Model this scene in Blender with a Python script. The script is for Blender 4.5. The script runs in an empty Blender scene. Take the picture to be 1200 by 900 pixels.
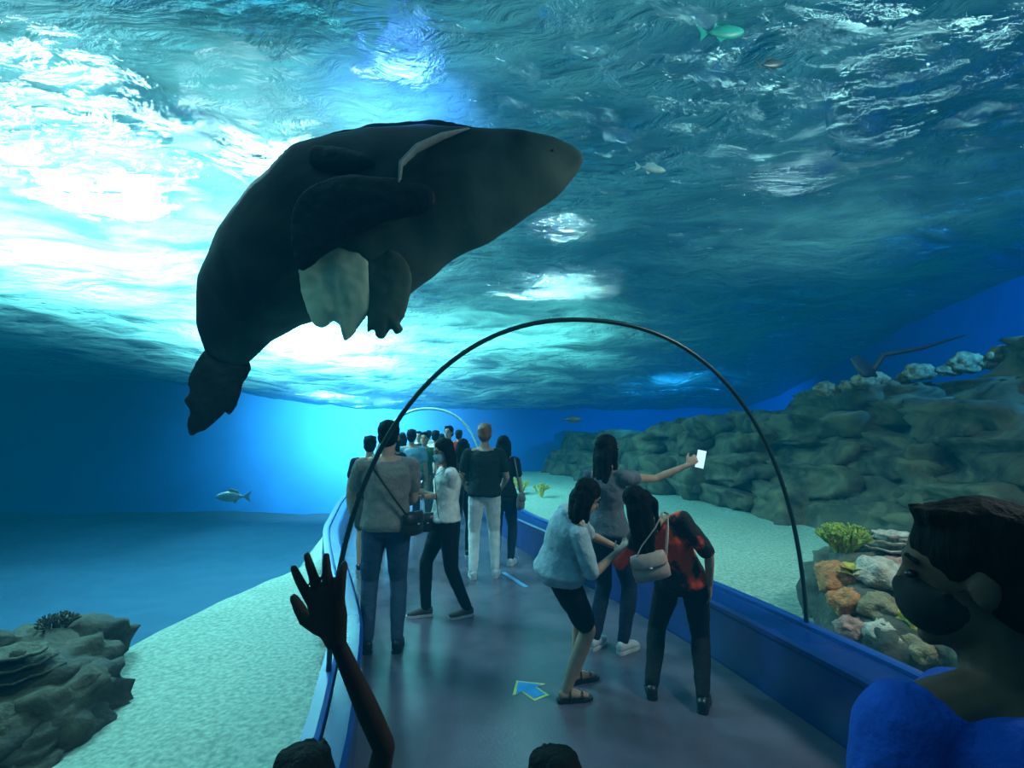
import bpy, bmesh, math, random
from mathutils import Vector, Matrix, noise
random.seed(7)
V = Vector
SC = bpy.context.scene
C = SC.collection
PI = math.pi
TH = math.radians(5.68); F = 600.0; CAM = V((0, 0, 1.6))
def ray(u, v):
    sy = (450 - v) / F
    return V(((u - 600) / F, math.cos(TH) - sy * math.sin(TH), math.sin(TH) + sy * math.cos(TH)))
def P(u, v, d): return CAM + ray(u, v) * d
def G(u, v, z=0.0):
    r = ray(u, v); return CAM + r * ((z - 1.6) / r.z)

# ------------------------------------------------------------------ materials
def newmat(name):
    m = bpy.data.materials.new(name); m.use_nodes = True
    nt = m.node_tree; nt.nodes.clear()
    out = nt.nodes.new('ShaderNodeOutputMaterial')
    return m, nt, out
def nd(nt, typ, **kw):
    n = nt.nodes.new(typ)
    for k, v in kw.items():
        if k in n.inputs: n.inputs[k].default_value = v
        else: setattr(n, k, v)
    return n
def mat(name, c1, c2=None, rough=.6, scale=12, bump=0., bscale=None, metal=0., spec=.5, emit=None, es=0., stretch=(1, 1, 1), dist=.3, lo=.35, hi=.65):
    m, nt, out = newmat(name)
    b = nd(nt, 'ShaderNodeBsdfPrincipled'); nt.links.new(b.outputs[0], out.inputs[0])
    b.inputs['Roughness'].default_value = rough; b.inputs['Metallic'].default_value = metal
    b.inputs['Specular IOR Level'].default_value = spec
    tc = nd(nt, 'ShaderNodeTexCoord'); mp = nd(nt, 'ShaderNodeMapping'); mp.inputs['Scale'].default_value = stretch
    nt.links.new(tc.outputs['Object'], mp.inputs[0])
    n = nd(nt, 'ShaderNodeTexNoise'); n.inputs['Scale'].default_value = scale; n.inputs['Detail'].default_value = 5; n.inputs['Distortion'].default_value = dist
    nt.links.new(mp.outputs[0], n.inputs['Vector'])
    r = nd(nt, 'ShaderNodeValToRGB'); nt.links.new(n.outputs['Fac'], r.inputs[0])
    if c2 is None: c2 = tuple(x * .75 for x in c1)
    r.color_ramp.elements[0].color = (*c2, 1); r.color_ramp.elements[1].color = (*c1, 1)
    r.color_ramp.elements[0].position = lo; r.color_ramp.elements[1].position = hi
    nt.links.new(r.outputs[0], b.inputs['Base Color'])
    if bump:
        n2 = nd(nt, 'ShaderNodeTexNoise'); n2.inputs['Scale'].default_value = bscale or scale * 3; n2.inputs['Detail'].default_value = 4
        nt.links.new(mp.outputs[0], n2.inputs['Vector'])
        bp = nd(nt, 'ShaderNodeBump'); bp.inputs['Strength'].default_value = bump; bp.inputs['Distance'].default_value = .02
        nt.links.new(n2.outputs['Fac'], bp.inputs['Height']); nt.links.new(bp.outputs[0], b.inputs['Normal'])
    if emit:
        b.inputs['Emission Color'].default_value = (*emit, 1); b.inputs['Emission Strength'].default_value = es
    return m

M = {}
M['skin'] = mat('skin', (.50, .29, .20), (.44, .24, .16), .55, 20)
M['skin_silhouette'] = mat('skin_silhouette', (.05, .027, .021), (.04, .022, .017), .65, 20, spec=.12)  # skin colour darkened so the near children stand in silhouette
M['skin_mid'] = mat('skin_mid', (.17, .085, .055), (.13, .065, .042), .6, 20, spec=.15)
M['hair'] = mat('black_hair', (.008, .007, .007), (.003, .003, .003), .7, 40, .4, 90, stretch=(1, 1, .12), spec=.07)
M['hair_brown'] = mat('brown_hair', (.30, .11, .035), (.16, .05, .02), .5, 40, .6, 90, stretch=(1, 1, .2))
M['eye'] = mat('eye_dark', (.02, .012, .01), rough=.15)
def cloth(name, c, rough=.85): return mat(name, c, tuple(x * .8 for x in c), rough, 14, .35, 55, spec=.2)
M['grey_tee'] = cloth('grey_jersey', (.24, .225, .21))
M['grey_top'] = cloth('grey_patterned_cloth', (.15, .16, .18))
M['denim'] = cloth('blue_denim', (.045, .085, .15))
M['denim_dark'] = cloth('dark_denim', (.018, .028, .06))
M['denim_light'] = cloth('washed_denim', (.46, .58, .62))
M['black'] = cloth('black_cloth', (.008, .008, .010))
M['dark_green'] = cloth('dark_green_cloth', (.014, .024, .022))
M['white'] = cloth('white_cloth', (.92, .88, .82))
M['offwhite'] = cloth('off_white_cloth', (.62, .60, .55))
M['khaki'] = cloth('khaki_cloth', (.12, .11, .08))
M['red'] = cloth('red_cloth', (.75, .035, .02))
M['red_black'] = mat('red_black_cloth', (1.0, .07, .02), (.012, .008, .008), .85, 4.0, .3, 50, lo=.50, hi=.545)
M['blue_tee'] = cloth('royal_blue_jersey', (.012, .08, .46))
M['lightblue'] = cloth('light_blue_cloth', (.20, .38, .50))
M['green'] = cloth('green_cloth', (.03, .10, .05))
M['beige'] = mat('beige_leather', (.58, .38, .31), (.48, .31, .25), .5, 20, .1)
M['grey_leather'] = mat('grey_leather', (.16, .15, .15), rough=.5)
M['black_leather'] = mat('black_leather', (.012, .012, .014), rough=.4)
M['shoe_grey'] = mat('grey_suede', (.07, .065, .06), rough=.8)
M['rubber_white'] = mat('white_rubber', (.65, .65, .65), rough=.6)
M['mask_blue'] = mat('mask_blue', (.40, .58, .68), rough=.9)
M['mask_black'] = mat('mask_black', (.006, .006, .008), rough=.85)
M['phone'] = mat('phone_body', (.02, .02, .022), rough=.25)
M['screen'] = mat('phone_screen', (.6, .8, .9), (.5, .6, .7), .2, 60, emit=(.75, .9, 1), es=1.0)

# ------------------------------------------------------------------ mesh helpers
def perp(d):
    a = V((0, 0, 1)) if abs(d.z) < .9 else V((1, 0, 0))
    x = d.cross(a).normalized(); return x, d.cross(x).normalized()
def loft(bm, secs, n=14):
    """secs: (centre, axis_x, axis_y, rx, ry)"""
    rings = []
    for c, ax, ay, rx, ry in secs:
        rings.append([bm.verts.new(c + ax * (rx * math.cos(2 * PI * i / n)) + ay * (ry * math.sin(2 * PI * i / n))) for i in range(n)])
    for a, b in zip(rings[:-1], rings[1:]):
        for i in range(n): bm.faces.new((a[i], a[(i + 1) % n], b[(i + 1) % n], b[i]))
    for r_, s, fl in ((rings[0], secs[0], True), (rings[-1], secs[-1], False)):
        cv = bm.verts.new(s[0])
        for i in range(n):
            f = (r_[(i + 1) % n], r_[i], cv) if fl else (r_[i], r_[(i + 1) % n], cv)
            bm.faces.new(f)
def tube(bm, pts, rad, n=12, flat=1.0, ax=None, ends=True):
    pts = [V(p) for p in pts]
    if not isinstance(rad, (list, tuple)): rad = [rad] * len(pts)
    secs = []; prev = None
    for i, p in enumerate(pts):
        a = pts[max(i - 1, 0)]; b = pts[min(i + 1, len(pts) - 1)]
        d = (b - a).normalized()
        if prev is None:
            if ax is not None: x = (V(ax) - V(ax).dot(d) * d).normalized()
            else: x, _ = perp(d)
        else:
            x = (prev - prev.dot(d) * d).normalized()
        prev = x; y = d.cross(x)
        r = rad[i]
        if i == 0 and ends:
            for k in (80, 50, 25): secs.append((p - d * r * math.sin(math.radians(k)) , x, y, r * math.cos(math.radians(k)), r * flat * math.cos(math.radians(k))))
        secs.append((p, x, y, r, r * flat))
        if i == len(pts) - 1 and ends:
            for k in (25, 50, 80): secs.append((p + d * r * math.sin(math.radians(k)), x, y, r * math.cos(math.radians(k)), r * flat * math.cos(math.radians(k))))
    loft(bm, secs, n)
def ell(bm, c, r, u, f, rx, ry, rz, n=14, m=9):
    secs = []
    for k in range(m):
        a = -PI / 2 + PI * (k + .5) / m
        secs.append((c + u * (rz * math.sin(a)), r, f, rx * math.cos(a), ry * math.cos(a)))
    loft(bm, secs, n)
X_, Y_, Z_ = V((1, 0, 0)), V((0, 1, 0)), V((0, 0, 1))
def box(bm, c, s, R=None, bev=0.):
    r = bmesh.ops.create_cube(bm, size=1.0)
    vs = r['verts']
    for v in vs:
        q = V((v.co.x * s[0], v.co.y * s[1], v.co.z * s[2]))
        v.co = V(c) + (R @ q if R else q)
    if bev:
        es = list({e for v in vs for e in v.link_edges})
        bmesh.ops.bevel(bm, geom=es, offset=bev, segments=3, affect='EDGES', profile=.5)
def mk(name, bm, m, parent=None, voxel=None, smooth=2, wrk=0., wsc=9., shade=True):
    bmesh.ops.recalc_face_normals(bm, faces=bm.faces[:])
    me = bpy.data.meshes.new(name); bm.to_mesh(me); bm.free()
    if voxel:
        t = bpy.data.objects.new('tmp', me); C.objects.link(t)
        md = t.modifiers.new('r', 'REMESH'); md.mode = 'VOXEL'; md.voxel_size = voxel
        if smooth:
            sm = t.modifiers.new('s', 'SMOOTH'); sm.factor = .5; sm.iterations = smooth
        dg = bpy.context.evaluated_depsgraph_get()
        me2 = bpy.data.meshes.new_from_object(t.evaluated_get(dg))
        bpy.data.objects.remove(t); bpy.data.meshes.remove(me); me = me2; me.name = name
    if wrk:
        ns = [v.normal.copy() for v in me.vertices]
        for v, nn in zip(me.vertices, ns):
            q = v.co * wsc
            k = noise.noise(V((q.x, q.y, q.z * .6))) + .5 * noise.noise(q * 2.3)
            v.co += nn * (wrk * k)
    me.materials.clear(); me.materials.append(m)
    if shade: me.shade_smooth()
    o = bpy.data.objects.new(name, me); C.objects.link(o)
    if parent: o.parent = parent
    return o
def tag(o, label=None, cat=None, group=None, kind=None):
    if label: o['label'] = label
    if cat: o['category'] = cat
    if group: o['group'] = group
    if kind: o['kind'] = kind
    return o
def thing(name, label, cat, loc=(0, 0, 0), yaw=0, group=None, kind=None):
    o = bpy.data.objects.new(name, None); C.objects.link(o)
    o.location = loc; o.rotation_euler = (0, 0, yaw); o.empty_display_size = .1
    bpy.context.view_layer.update()
    return tag(o, label, cat, group, kind)

# ------------------------------------------------------------------ tunnel centre line
KY = [-4, 0, 2.0, 3.03, 4, 6.4, 7.45, 11.3, 16, 22, 27]
KX = [.75, .75, .68, .47, .20, -.74, -1.1, -2.0, -2.25, -1.9, -1.0]
def cx(y):
    y = max(KY[0], min(KY[-1] - 1e-4, y))
    for i in range(len(KY) - 1):
        if KY[i] <= y < KY[i + 1]: break
    def tg(j):
        if j == 0 or j == len(KY) - 1: return 0.
        return (KX[j + 1] - KX[j - 1]) / (KY[j + 1] - KY[j - 1])
    h = KY[i + 1] - KY[i]; t = (y - KY[i]) / h
    return ((2*t**3 - 3*t*t + 1) * KX[i] + (t**3 - 2*t*t + t) * h * tg(i) + (-2*t**3 + 3*t*t) * KX[i + 1] + (t**3 - t*t) * h * tg(i + 1))
def fr(y):
    dx = (cx(y + .05) - cx(y - .05)) / .1
    T = V((dx, 1, 0)).normalized(); return V((cx(y), y, 0)), T, V((T.y, -T.x, 0))
def off(x, y):
    c, T, N = fr(y); return (V((x, y, 0)) - c).dot(N)
def sweep(bm, prof, y0, y1, step=.25, closed=True, caps=True):
    k = int((y1 - y0) / step) + 1; rings = []
    for i in range(k + 1):
        c, T, N = fr(y0 + (y1 - y0) * i / k)
        rings.append([bm.verts.new(c + N * a + Z_ * z) for a, z in prof])
    n = len(prof)
    for a, b in zip(rings[:-1], rings[1:]):
        for i in range(n if closed else n - 1):
            bm.faces.new((a[i], a[(i + 1) % n], b[(i + 1) % n], b[i]))
    if closed and caps: bm.faces.new(rings[0]); bm.faces.new(rings[-1][::-1])
BZ = .40; HWD = 1.44; AH = 1.90
def arch(hw=HWD, ah=AH, n=40):
    o = []
    for i in range(n + 1):
        a = PI * i / n
        c_, s_ = math.cos(a), math.sin(a)
        o.append((hw * math.copysign(abs(c_) ** .9, c_), BZ + ah * s_ ** .9 if s_ > 0 else BZ))
    return o
Y0, Y1 = -3.5, 20.6
floor_m = mat('walkway_vinyl', (.12, .10, .135), (.08, .068, .095), .22, 2.5, .06, 60)
bm = bmesh.new(); sweep(bm, [(-1.30, -.12), (-1.30, 0), (1.15, 0), (1.15, -.12)], Y0, Y1); tag(mk('floor', bm, floor_m, shade=False), 'dark grey walkway floor of the tunnel', kind='structure')
bench_m = mat('blue_painted_panel', (.006, .035, .20), (.004, .025, .15), .25, 4, .03, 30)
trim_m = mat('bright_blue_trim', (.008, .07, .32), (.008, .06, .26), .35, 6)
for s, nm, lb, wi in ((1, 'ledge', 'long blue painted ledge along the right side of the walkway', 1.15), (-1, 'ledge', 'blue painted ledge along the left side, behind the raised hand', 1.28)):
    t = thing(nm, lb, 'ledge', fr(3)[0] + fr(3)[2] * (1.3 * s))
    inv = t.matrix_world.inverted()
    bm = bmesh.new(); sweep(bm, [(s * (wi + .01), -.5), (s * (wi + .01), .34), (s * wi, .36), (s * wi, .385), (s * (wi + .02), BZ), (s * 1.39, BZ), (s * 1.39, -.5)], Y0, Y1); bm.transform(inv)
    mk('panel', bm, bench_m, t, shade=False)
    bm = bmesh.new(); sweep(bm, [(s * 1.40, -.5), (s * 1.40, BZ + .02), (s * 1.42, BZ + .025), (s * 1.47, BZ + .02), (s * 1.47, -.5)], Y0, Y1); bm.transform(inv)
    mk('edge_trim', bm, trim_m, t, shade=False)
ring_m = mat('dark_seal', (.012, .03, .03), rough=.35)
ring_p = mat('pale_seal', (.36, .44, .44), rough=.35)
def ring(y, w, m_, lb):
    c, T, N = fr(y); t = bmesh.new()
    a = arch(HWD - .012, AH - .012, 60)
    tube(t, [c + N * q[0] + Z_ * q[1] for q in a], w, 10, ax=T, ends=False)
    t.transform(Matrix.Translation(-V((c.x, c.y, BZ))))
    o = mk('tunnel_ring', t, m_); o.location = (c.x, c.y, BZ); tag(o, lb, 'ring')
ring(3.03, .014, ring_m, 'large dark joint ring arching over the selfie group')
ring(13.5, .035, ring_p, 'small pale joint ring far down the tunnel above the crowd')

# ------------------------------------------------------------------ tank: sand, walls, water
SX0, SX1, SY0, SY1 = -22, 9.5, -4.5, 21.3
WZ = 4.4
def sandz(x, y):
    o = off(x, y)
    n_ = .08 * noise.noise(V((x * .4, y * .4, 0))) + .02 * noise.noise(V((x * 2, y * 2, 3)))
    if abs(o) < 1.40: return -.45
    if o > 0: return .16 + n_ + .05 * max(0, min(1, (o - 2) / 3))
    d = -o
    lim = 3.2 - 1.7 * max(0, min(1, (y - 3.8) / 3.4))
    k = max(0, min(1, (d - lim) / 1.2)); k = k * k * (3 - 2 * k)
    return (-.10 + n_) * (1 - k) + (-1.5 + 2 * n_) * k
bm = bmesh.new()
nx, ny = 190, 150; grid = []
for j in range(ny + 1):
    row = []
    for i in range(nx + 1):
        x = -21.3 + 30.3 * (i / nx) ** .8; y = SY0 + (20.85 - SY0) * j / ny
        row.append(bm.verts.new((x, y, sandz(x, y))))
    grid.append(row)
for j in range(ny):
    for i in range(nx):
        bm.faces.new((grid[j][i], grid[j][i + 1], grid[j + 1][i + 1], grid[j + 1][i]))
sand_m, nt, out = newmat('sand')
b = nd(nt, 'ShaderNodeBsdfPrincipled', Roughness=.9); nt.links.new(b.outputs[0], out.inputs[0])
geo = nd(nt, 'ShaderNodeNewGeometry'); sx = nd(nt, 'ShaderNodeSeparateXYZ'); nt.links.new(geo.outputs['Position'], sx.inputs[0])
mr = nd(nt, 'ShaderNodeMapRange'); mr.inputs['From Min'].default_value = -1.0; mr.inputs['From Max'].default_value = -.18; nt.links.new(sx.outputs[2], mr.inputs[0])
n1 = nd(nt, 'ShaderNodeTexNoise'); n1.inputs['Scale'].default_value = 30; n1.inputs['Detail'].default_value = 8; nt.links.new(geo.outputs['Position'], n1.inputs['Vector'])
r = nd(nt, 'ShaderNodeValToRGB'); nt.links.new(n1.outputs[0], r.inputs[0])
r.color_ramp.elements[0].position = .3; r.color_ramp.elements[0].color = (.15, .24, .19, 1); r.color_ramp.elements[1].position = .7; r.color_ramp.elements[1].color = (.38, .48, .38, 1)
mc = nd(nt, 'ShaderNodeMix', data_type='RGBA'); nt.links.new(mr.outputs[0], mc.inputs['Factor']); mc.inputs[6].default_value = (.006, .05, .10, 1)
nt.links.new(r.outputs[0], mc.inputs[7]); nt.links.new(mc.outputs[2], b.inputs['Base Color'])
n2 = nd(nt, 'ShaderNodeTexNoise'); n2.inputs['Scale'].default_value = 45; n2.inputs['Detail'].default_value = 6; nt.links.new(geo.outputs['Position'], n2.inputs['Vector'])
bp = nd(nt, 'ShaderNodeBump'); bp.inputs['Strength'].default_value = .8; bp.inputs['Distance'].default_value = .015; nt.links.new(n2.outputs[0], bp.inputs['Height']); nt.links.new(bp.outputs[0], b.inputs['Normal'])
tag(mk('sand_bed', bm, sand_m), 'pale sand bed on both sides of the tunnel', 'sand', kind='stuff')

wall_b = mat('blue_tank_wall', (.004, .13, .45), (.003, .11, .38), .8, .6)
def wallq(name, a, b_, z0, z1, m_, lb):
    bm = bmesh.new(); t = V((b_[0] - a[0], b_[1] - a[1], 0)).normalized()
    L = (V(b_) - V(a)).length; c = (V((a[0], a[1], 0)) + V((b_[0], b_[1], 0))) / 2 + Z_ * ((z0 + z1) / 2)
    box(bm, (0, 0, 0), (L, .3, z1 - z0), Matrix.Rotation(math.atan2(t.y, t.x), 3, 'Z'))
    o = mk(name, bm, m_, shade=False); o.location = c; tag(o, lb, kind='structure')
wallq('wall_left', (-21.6, -4.5), (-21.6, 20.85), -2.2, 5, wall_b, 'blue painted tank wall on the left')
wallq('wall_back', (-21.6, 21), (9.2, 21), -2.2, 5, wall_b, 'blue tank wall at the far end')
wallq('wall_right', (9.2, -4.5), (9.2, 20.85), -.5, 5, wall_b, 'bright blue tank wall above the rockwork')

# water surface seen from below
m, nt, out = newmat('water_surface')
tc = nd(nt, 'ShaderNodeNewGeometry')
mp = nd(nt, 'ShaderNodeMapping'); mp.inputs['Rotation'].default_value = (0, 0, math.radians(-24)); mp.inputs['Scale'].default_value = (.8, 1.5, 1); nt.links.new(tc.outputs['Position'], mp.inputs[0])
na = nd(nt, 'ShaderNodeTexNoise'); na.inputs['Scale'].default_value = .8; na.inputs['Detail'].default_value = 4; na.inputs['Distortion'].default_value = .5; na.inputs['Roughness'].default_value = .5; nt.links.new(mp.outputs[0], na.inputs['Vector'])
nb = nd(nt, 'ShaderNodeTexNoise'); nb.inputs['Scale'].default_value = 3.2; nb.inputs['Detail'].default_value = 6; nb.inputs['Distortion'].default_value = .7; nb.inputs['Roughness'].default_value = .62; nt.links.new(mp.outputs[0], nb.inputs['Vector'])
ad = nd(nt, 'ShaderNodeMath', operation='MULTIPLY_ADD'); nt.links.new(nb.outputs[0], ad.inputs[0]); ad.inputs[1].default_value = .34; nt.links.new(na.outputs[0], ad.inputs[2])
bp = nd(nt, 'ShaderNodeBump'); bp.inputs['Strength'].default_value = 1.; bp.inputs['Distance'].default_value = .85; nt.links.new(ad.outputs[0], bp.inputs['Height'])
tl = nd(nt, 'ShaderNodeBsdfTranslucent'); tl.inputs[0].default_value = (.36, .88, .84, 1); nt.links.new(bp.outputs[0], tl.inputs['Normal'])
gs = nd(nt, 'ShaderNodeBsdfGlossy'); gs.inputs[0].default_value = (.3, .6, .64, 1); gs.inputs['Roughness'].default_value = .15; nt.links.new(bp.outputs[0], gs.inputs['Normal'])
rf = nd(nt, 'ShaderNodeBsdfRefraction'); rf.inputs[0].default_value = (.8, .95, 1, 1); rf.inputs['IOR'].default_value = 1.2; rf.inputs['Roughness'].default_value = .2; nt.links.new(bp.outputs[0], rf.inputs['Normal'])
tp = nd(nt, 'ShaderNodeBsdfTransparent'); tp.inputs[0].default_value = (.7, .95, 1, 1)
rr = nd(nt, 'ShaderNodeValToRGB'); nt.links.new(na.outputs[0], rr.inputs[0]); rr.color_ramp.elements[0].position = .35; rr.color_ramp.elements[1].position = .65
rr.color_ramp.elements[0].color = (.16, .16, .16, 1); rr.color_ramp.elements[1].color = (.85, .85, .85, 1)
m1 = nd(nt, 'ShaderNodeMixShader'); nt.links.new(rr.outputs[0], m1.inputs[0]); nt.links.new(gs.outputs[0], m1.inputs[1]); nt.links.new(tl.outputs[0], m1.inputs[2])
m2 = nd(nt, 'ShaderNodeMixShader', Fac=.13); nt.links.new(m1.outputs[0], m2.inputs[1]); nt.links.new(rf.outputs[0], m2.inputs[2])
m3 = nd(nt, 'ShaderNodeMixShader', Fac=.3); nt.links.new(m2.outputs[0], m3.inputs[1]); nt.links.new(tp.outputs[0], m3.inputs[2])
nt.links.new(m3.outputs[0], out.inputs[0])
def sst(a, b_, x):
    t = max(0, min(1, (x - a) / (b_ - a))); return t * t * (3 - 2 * t)
bm = bmesh.new(); n_ = 150; g = []
for j in range(n_ + 1):
    row = []
    for i in range(n_ + 1):
        x = -21.4 + (9.0 + 21.4) * i / n_; y = SY0 + (20.85 - SY0) * j / n_
        dip = 1.75 * sst(8, 20.5, y) * (.35 + .65 * sst(-16, -5, x))
        row.append(bm.verts.new((x, y, WZ - dip + .10 * noise.noise(V((x * .9, y * .5, 1))) + .05 * noise.noise(V((x * 2.1, y * 1.6, 4))))))
    g.append(row)
for j in range(n_):
    for i in range(n_): bm.faces.new((g[j][i], g[j][i + 1], g[j + 1][i + 1], g[j + 1][i]))
tag(mk('water_surface', bm, m), 'rippling water surface overhead seen from below', 'water', kind='stuff')

# ------------------------------------------------------------------ rocks
rock_m = mat('dark_rock', (.16, .135, .07), (.022, .025, .016), .9, 1.8, 1., 7, dist=1.)
rock_b = mat('reef_rock', (.13, .13, .09), (.04, .05, .04), .9, 5, .9, 20)
def boulder(bm, c, s, seed, sub=3, amp=.22, ex=.72):
    r = bmesh.ops.create_icosphere(bm, subdivisions=sub, radius=1)
    for v in r['verts']:
        q = v.co.copy()
        d = 1 + amp * noise.noise(q * 1.3 + V((seed * 3.1, 0, 0))) + amp * .5 * noise.noise(q * 3.1 + V((0, seed * 1.7, 0))) + amp * .35 * noise.noise(q * 7 + V((0, 0, seed)))
        q = V([math.copysign(abs(a) ** ex, a) for a in q])
        v.co = V(c) + V((q.x * s[0], q.y * s[1], q.z * s[2])) * d
bm = bmesh.new(); k = 0
for lay, (z, dx, hh, ymax) in enumerate(((.28, 0, .36, 20.2), (.82, .25, .35, 20.2), (1.32, .55, .33, 20.2), (1.78, .85, .30, 14), (2.15, 1.1, .28, 8.5), (2.5, 1.4, .26, 5.6))):
    yy = 1.2 + .37 * (lay % 3)
    while yy < ymax:
        bx_ = 6.2 - .27 * max(0, yy - 4)
        if bx_ < cx(yy) + 2.6: bx_ = cx(yy) + 2.6
        w = random.uniform(.6, 1.3) if lay < 5 else .7; k += 1
        boulder(bm, (bx_ + dx + random.uniform(-.25, .25), yy + w, z + random.uniform(-.1, .1)), (random.uniform(.55, .85), w * 1.2, hh * random.uniform(.85, 1.25)), k, 4 if yy < 10 else 3, .42, .6)
        boulder(bm, (bx_ + dx + .9, yy + w, z), (.8, w * 1.2, hh * 1.1), k + 90, 2)
        yy += w * 1.65
tag(mk('rock_wall', bm, rock_m), 'long wall of dark stacked rock beyond the sand on the right', 'rock wall')

CM = {
 'orange': mat('orange_coral', (.72, .28, .09), (.42, .15, .05), .8, 20, .8, 60),
 'yellow': mat('yellow_coral', (.76, .58, .08), (.46, .34, .04), .8, 20, .8, 60),
 'green': mat('green_coral', (.46, .54, .10), (.26, .32, .06), .8, 20, .8, 60),
 'white': mat('white_coral', (.70, .62, .48), (.40, .34, .27), .8, 20, .8, 60),
 'pink': mat('pink_coral', (.60, .32, .24), (.36, .18, .14), .8, 20, .8, 60),
 'red': mat('red_coral', (.45, .06, .05), (.26, .03, .03), .8, 20, .8, 60),
 'tan': mat('tan_coral', (.38, .30, .16), (.22, .18, .10), .8, 20, .8, 60),
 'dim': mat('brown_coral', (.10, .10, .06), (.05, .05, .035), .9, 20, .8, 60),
 'dull': mat('dull_coral', (.40, .31, .15), (.11, .09, .05), .9, 9, .8, 30)}
def lump_coral(c, r, m_, lb, g_=None, sq=.75, sxy=(1, 1)):
    bm = bmesh.new(); rr_ = bmesh.ops.create_icosphere(bm, subdivisions=4, radius=r)
    sd = random.random() * 50
    for v in rr_['verts']:
        q = v.co / r
        d = 1 + .34 * noise.noise(q * 1.6 + V((sd, 0, 0))) + .26 * abs(noise.noise(q * 4.5 + V((0, sd, 0)))) + .06 * noise.noise(q * 14)
        v.co = V((q.x * sxy[0], q.y * sxy[1], q.z * sq)) * (r * d)
    o = mk('lump_coral', bm, m_); o.location = c; tag(o, lb, 'coral', g_)
def branch_coral(c, h, m_, lb, n=11, g_=None):
    bm = bmesh.new()
    def br(p, d, l, r, lev):
        q = p + d * l; mid = (p + q) / 2 + V([random.uniform(-.1, .1) * l for _ in range(3)])
        tube(bm, [p, mid, q], [r, r * .85, r * .65], 7)
        if lev:
            for _ in range(3):
                nd_ = (d + V([random.uniform(-.75, .75) for _ in range(3)]) + Z_ * .25).normalized(); br(q, nd_, l * .62, r * .7, lev - 1)
    for i in range(n):
        a = 2 * PI * i / n; d = V((math.cos(a) * random.uniform(.2, .9), math.sin(a) * random.uniform(.2, .9), .9)).normalized()
        br(V((0, 0, 0)), d, h * .42, h * .06, 2)
    o = mk('branch_coral', bm, m_); o.location = c; tag(o, lb, 'coral', g_)
def plate_coral(c, r, m_, lb, g_=None, layers=3):
    bm = bmesh.new(); sd = random.random() * 9
    for L in range(layers):
        z0 = L * r * .28; R = r * (1 - .18 * L)
        top = []; n = 36
        for ring_i in range(5):
            f_ = ring_i / 4
            top.append([V((math.cos(2*PI*i/n) * R * f_ * (1 + .2 * noise.noise(V((math.cos(2*PI*i/n)*1.5, math.sin(2*PI*i/n)*1.5, sd + L)))), math.sin(2*PI*i/n) * R * f_ * (1 + .2 * noise.noise(V((math.cos(2*PI*i/n)*2, math.sin(2*PI*i/n)*2, sd)))), z0 + R * .22 * f_ * f_ + .03 * R * math.sin(9 * 2*PI*i/n) * f_)) for i in range(n)])
        vt = [[bm.verts.new(p) for p in rg] for rg in top]; vb = [[bm.verts.new(p - Z_ * r * .06) for p in rg] for rg in top]
        for a_, b_ in zip(range(4), range(1, 5)):
            for i in range(n):
                j = (i + 1) % n
                bm.faces.new((vt[a_][i], vt[b_][i], vt[b_][j], vt[a_][j])); bm.faces.new((vb[a_][i], vb[a_][j], vb[b_][j], vb[b_][i]))
        for i in range(n):
            j = (i + 1) % n; bm.faces.new((vt[4][i], vb[4][i], vb[4][j], vt[4][j]))
        tube(bm, [V((0, 0, z0 - r * .3)), V((0, 0, z0))], r * .18, 8)
    o = mk('plate_coral', bm, m_); o.location = c; tag(o, lb, 'coral', g_)
bm = bmesh.new()
for i, (x, y, z, s) in enumerate(((2.60, 3.85, .27, .36), (2.85, 4.2, .33, .42), (3.0, 3.7, .28, .36), (2.50, 3.5, .2, .25), (3.25, 4.3, .3, .42), (2.78, 3.35, .18, .24), (2.62, 4.25, .28, .26))):
    boulder(bm, (x - 2.65, y - 3.9, z), (s, s, s * .85), i + 200, 4, .3)
o = mk('reef_rock', bm, rock_b); o.location = (2.65, 3.9, 0); tag(o, 'knobbly reef rock under the colourful corals right of the ring', 'rock')
branch_coral((2.60, 4.12, .60), .38, CM['green'], 'yellow green branching coral at the top of the right reef', 17)
lump_coral((2.42, 3.92, .54), .15, CM['orange'], 'orange lump coral beside the yellow green branching coral')
lump_coral((2.34, 3.70, .44), .12, CM['orange'], 'low orange coral nearest the dark ring', sq=.7)
lump_coral((2.60, 3.76, .62), .14, CM['white'], 'rounded white coral in the middle of the right reef')
lump_coral((2.80, 3.80, .62), .13, CM['pink'], 'pink coral right of the white coral')
lump_coral((2.45, 3.58, .45), .12, CM['tan'], 'tan coral low on the front of the right reef')
lump_coral((2.60, 3.42, .42), .12, CM['yellow'], 'bright yellow rounded coral at the reef foot', sq=.95)
lump_coral((2.38, 3.44, .32), .11, CM['white'], 'small white coral at the foot of the reef near the ledge')
lump_coral((2.74, 3.58, .53), .12, CM['orange'], 'orange coral above the bright yellow coral')
lump_coral((2.94, 3.52, .46), .13, CM['white'], 'white coral half hidden by the head of the person in blue')
lump_coral((2.26, 3.56, .32), .09, CM['pink'], 'small pink coral at the lower left end of the right reef')
lump_coral((2.50, 3.32, .28), .10, CM['tan'], 'small tan coral below the bright yellow coral')
plate_coral((2.90, 4.0, .72), .20, CM['white'], 'pale frilled plate coral near the back of the right reef')
branch_coral((3.05, 3.86, .64), .26, CM['red'], 'red branching coral near the head of the person in blue')
branch_coral((2.74, 3.34, .36), .17, CM['pink'], 'small pink branching coral beside the yellow coral')
plate_coral((2.48, 3.82, .60), .13, CM['yellow'], 'yellow plate coral between orange and white corals', layers=2)
bm = bmesh.new()
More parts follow.
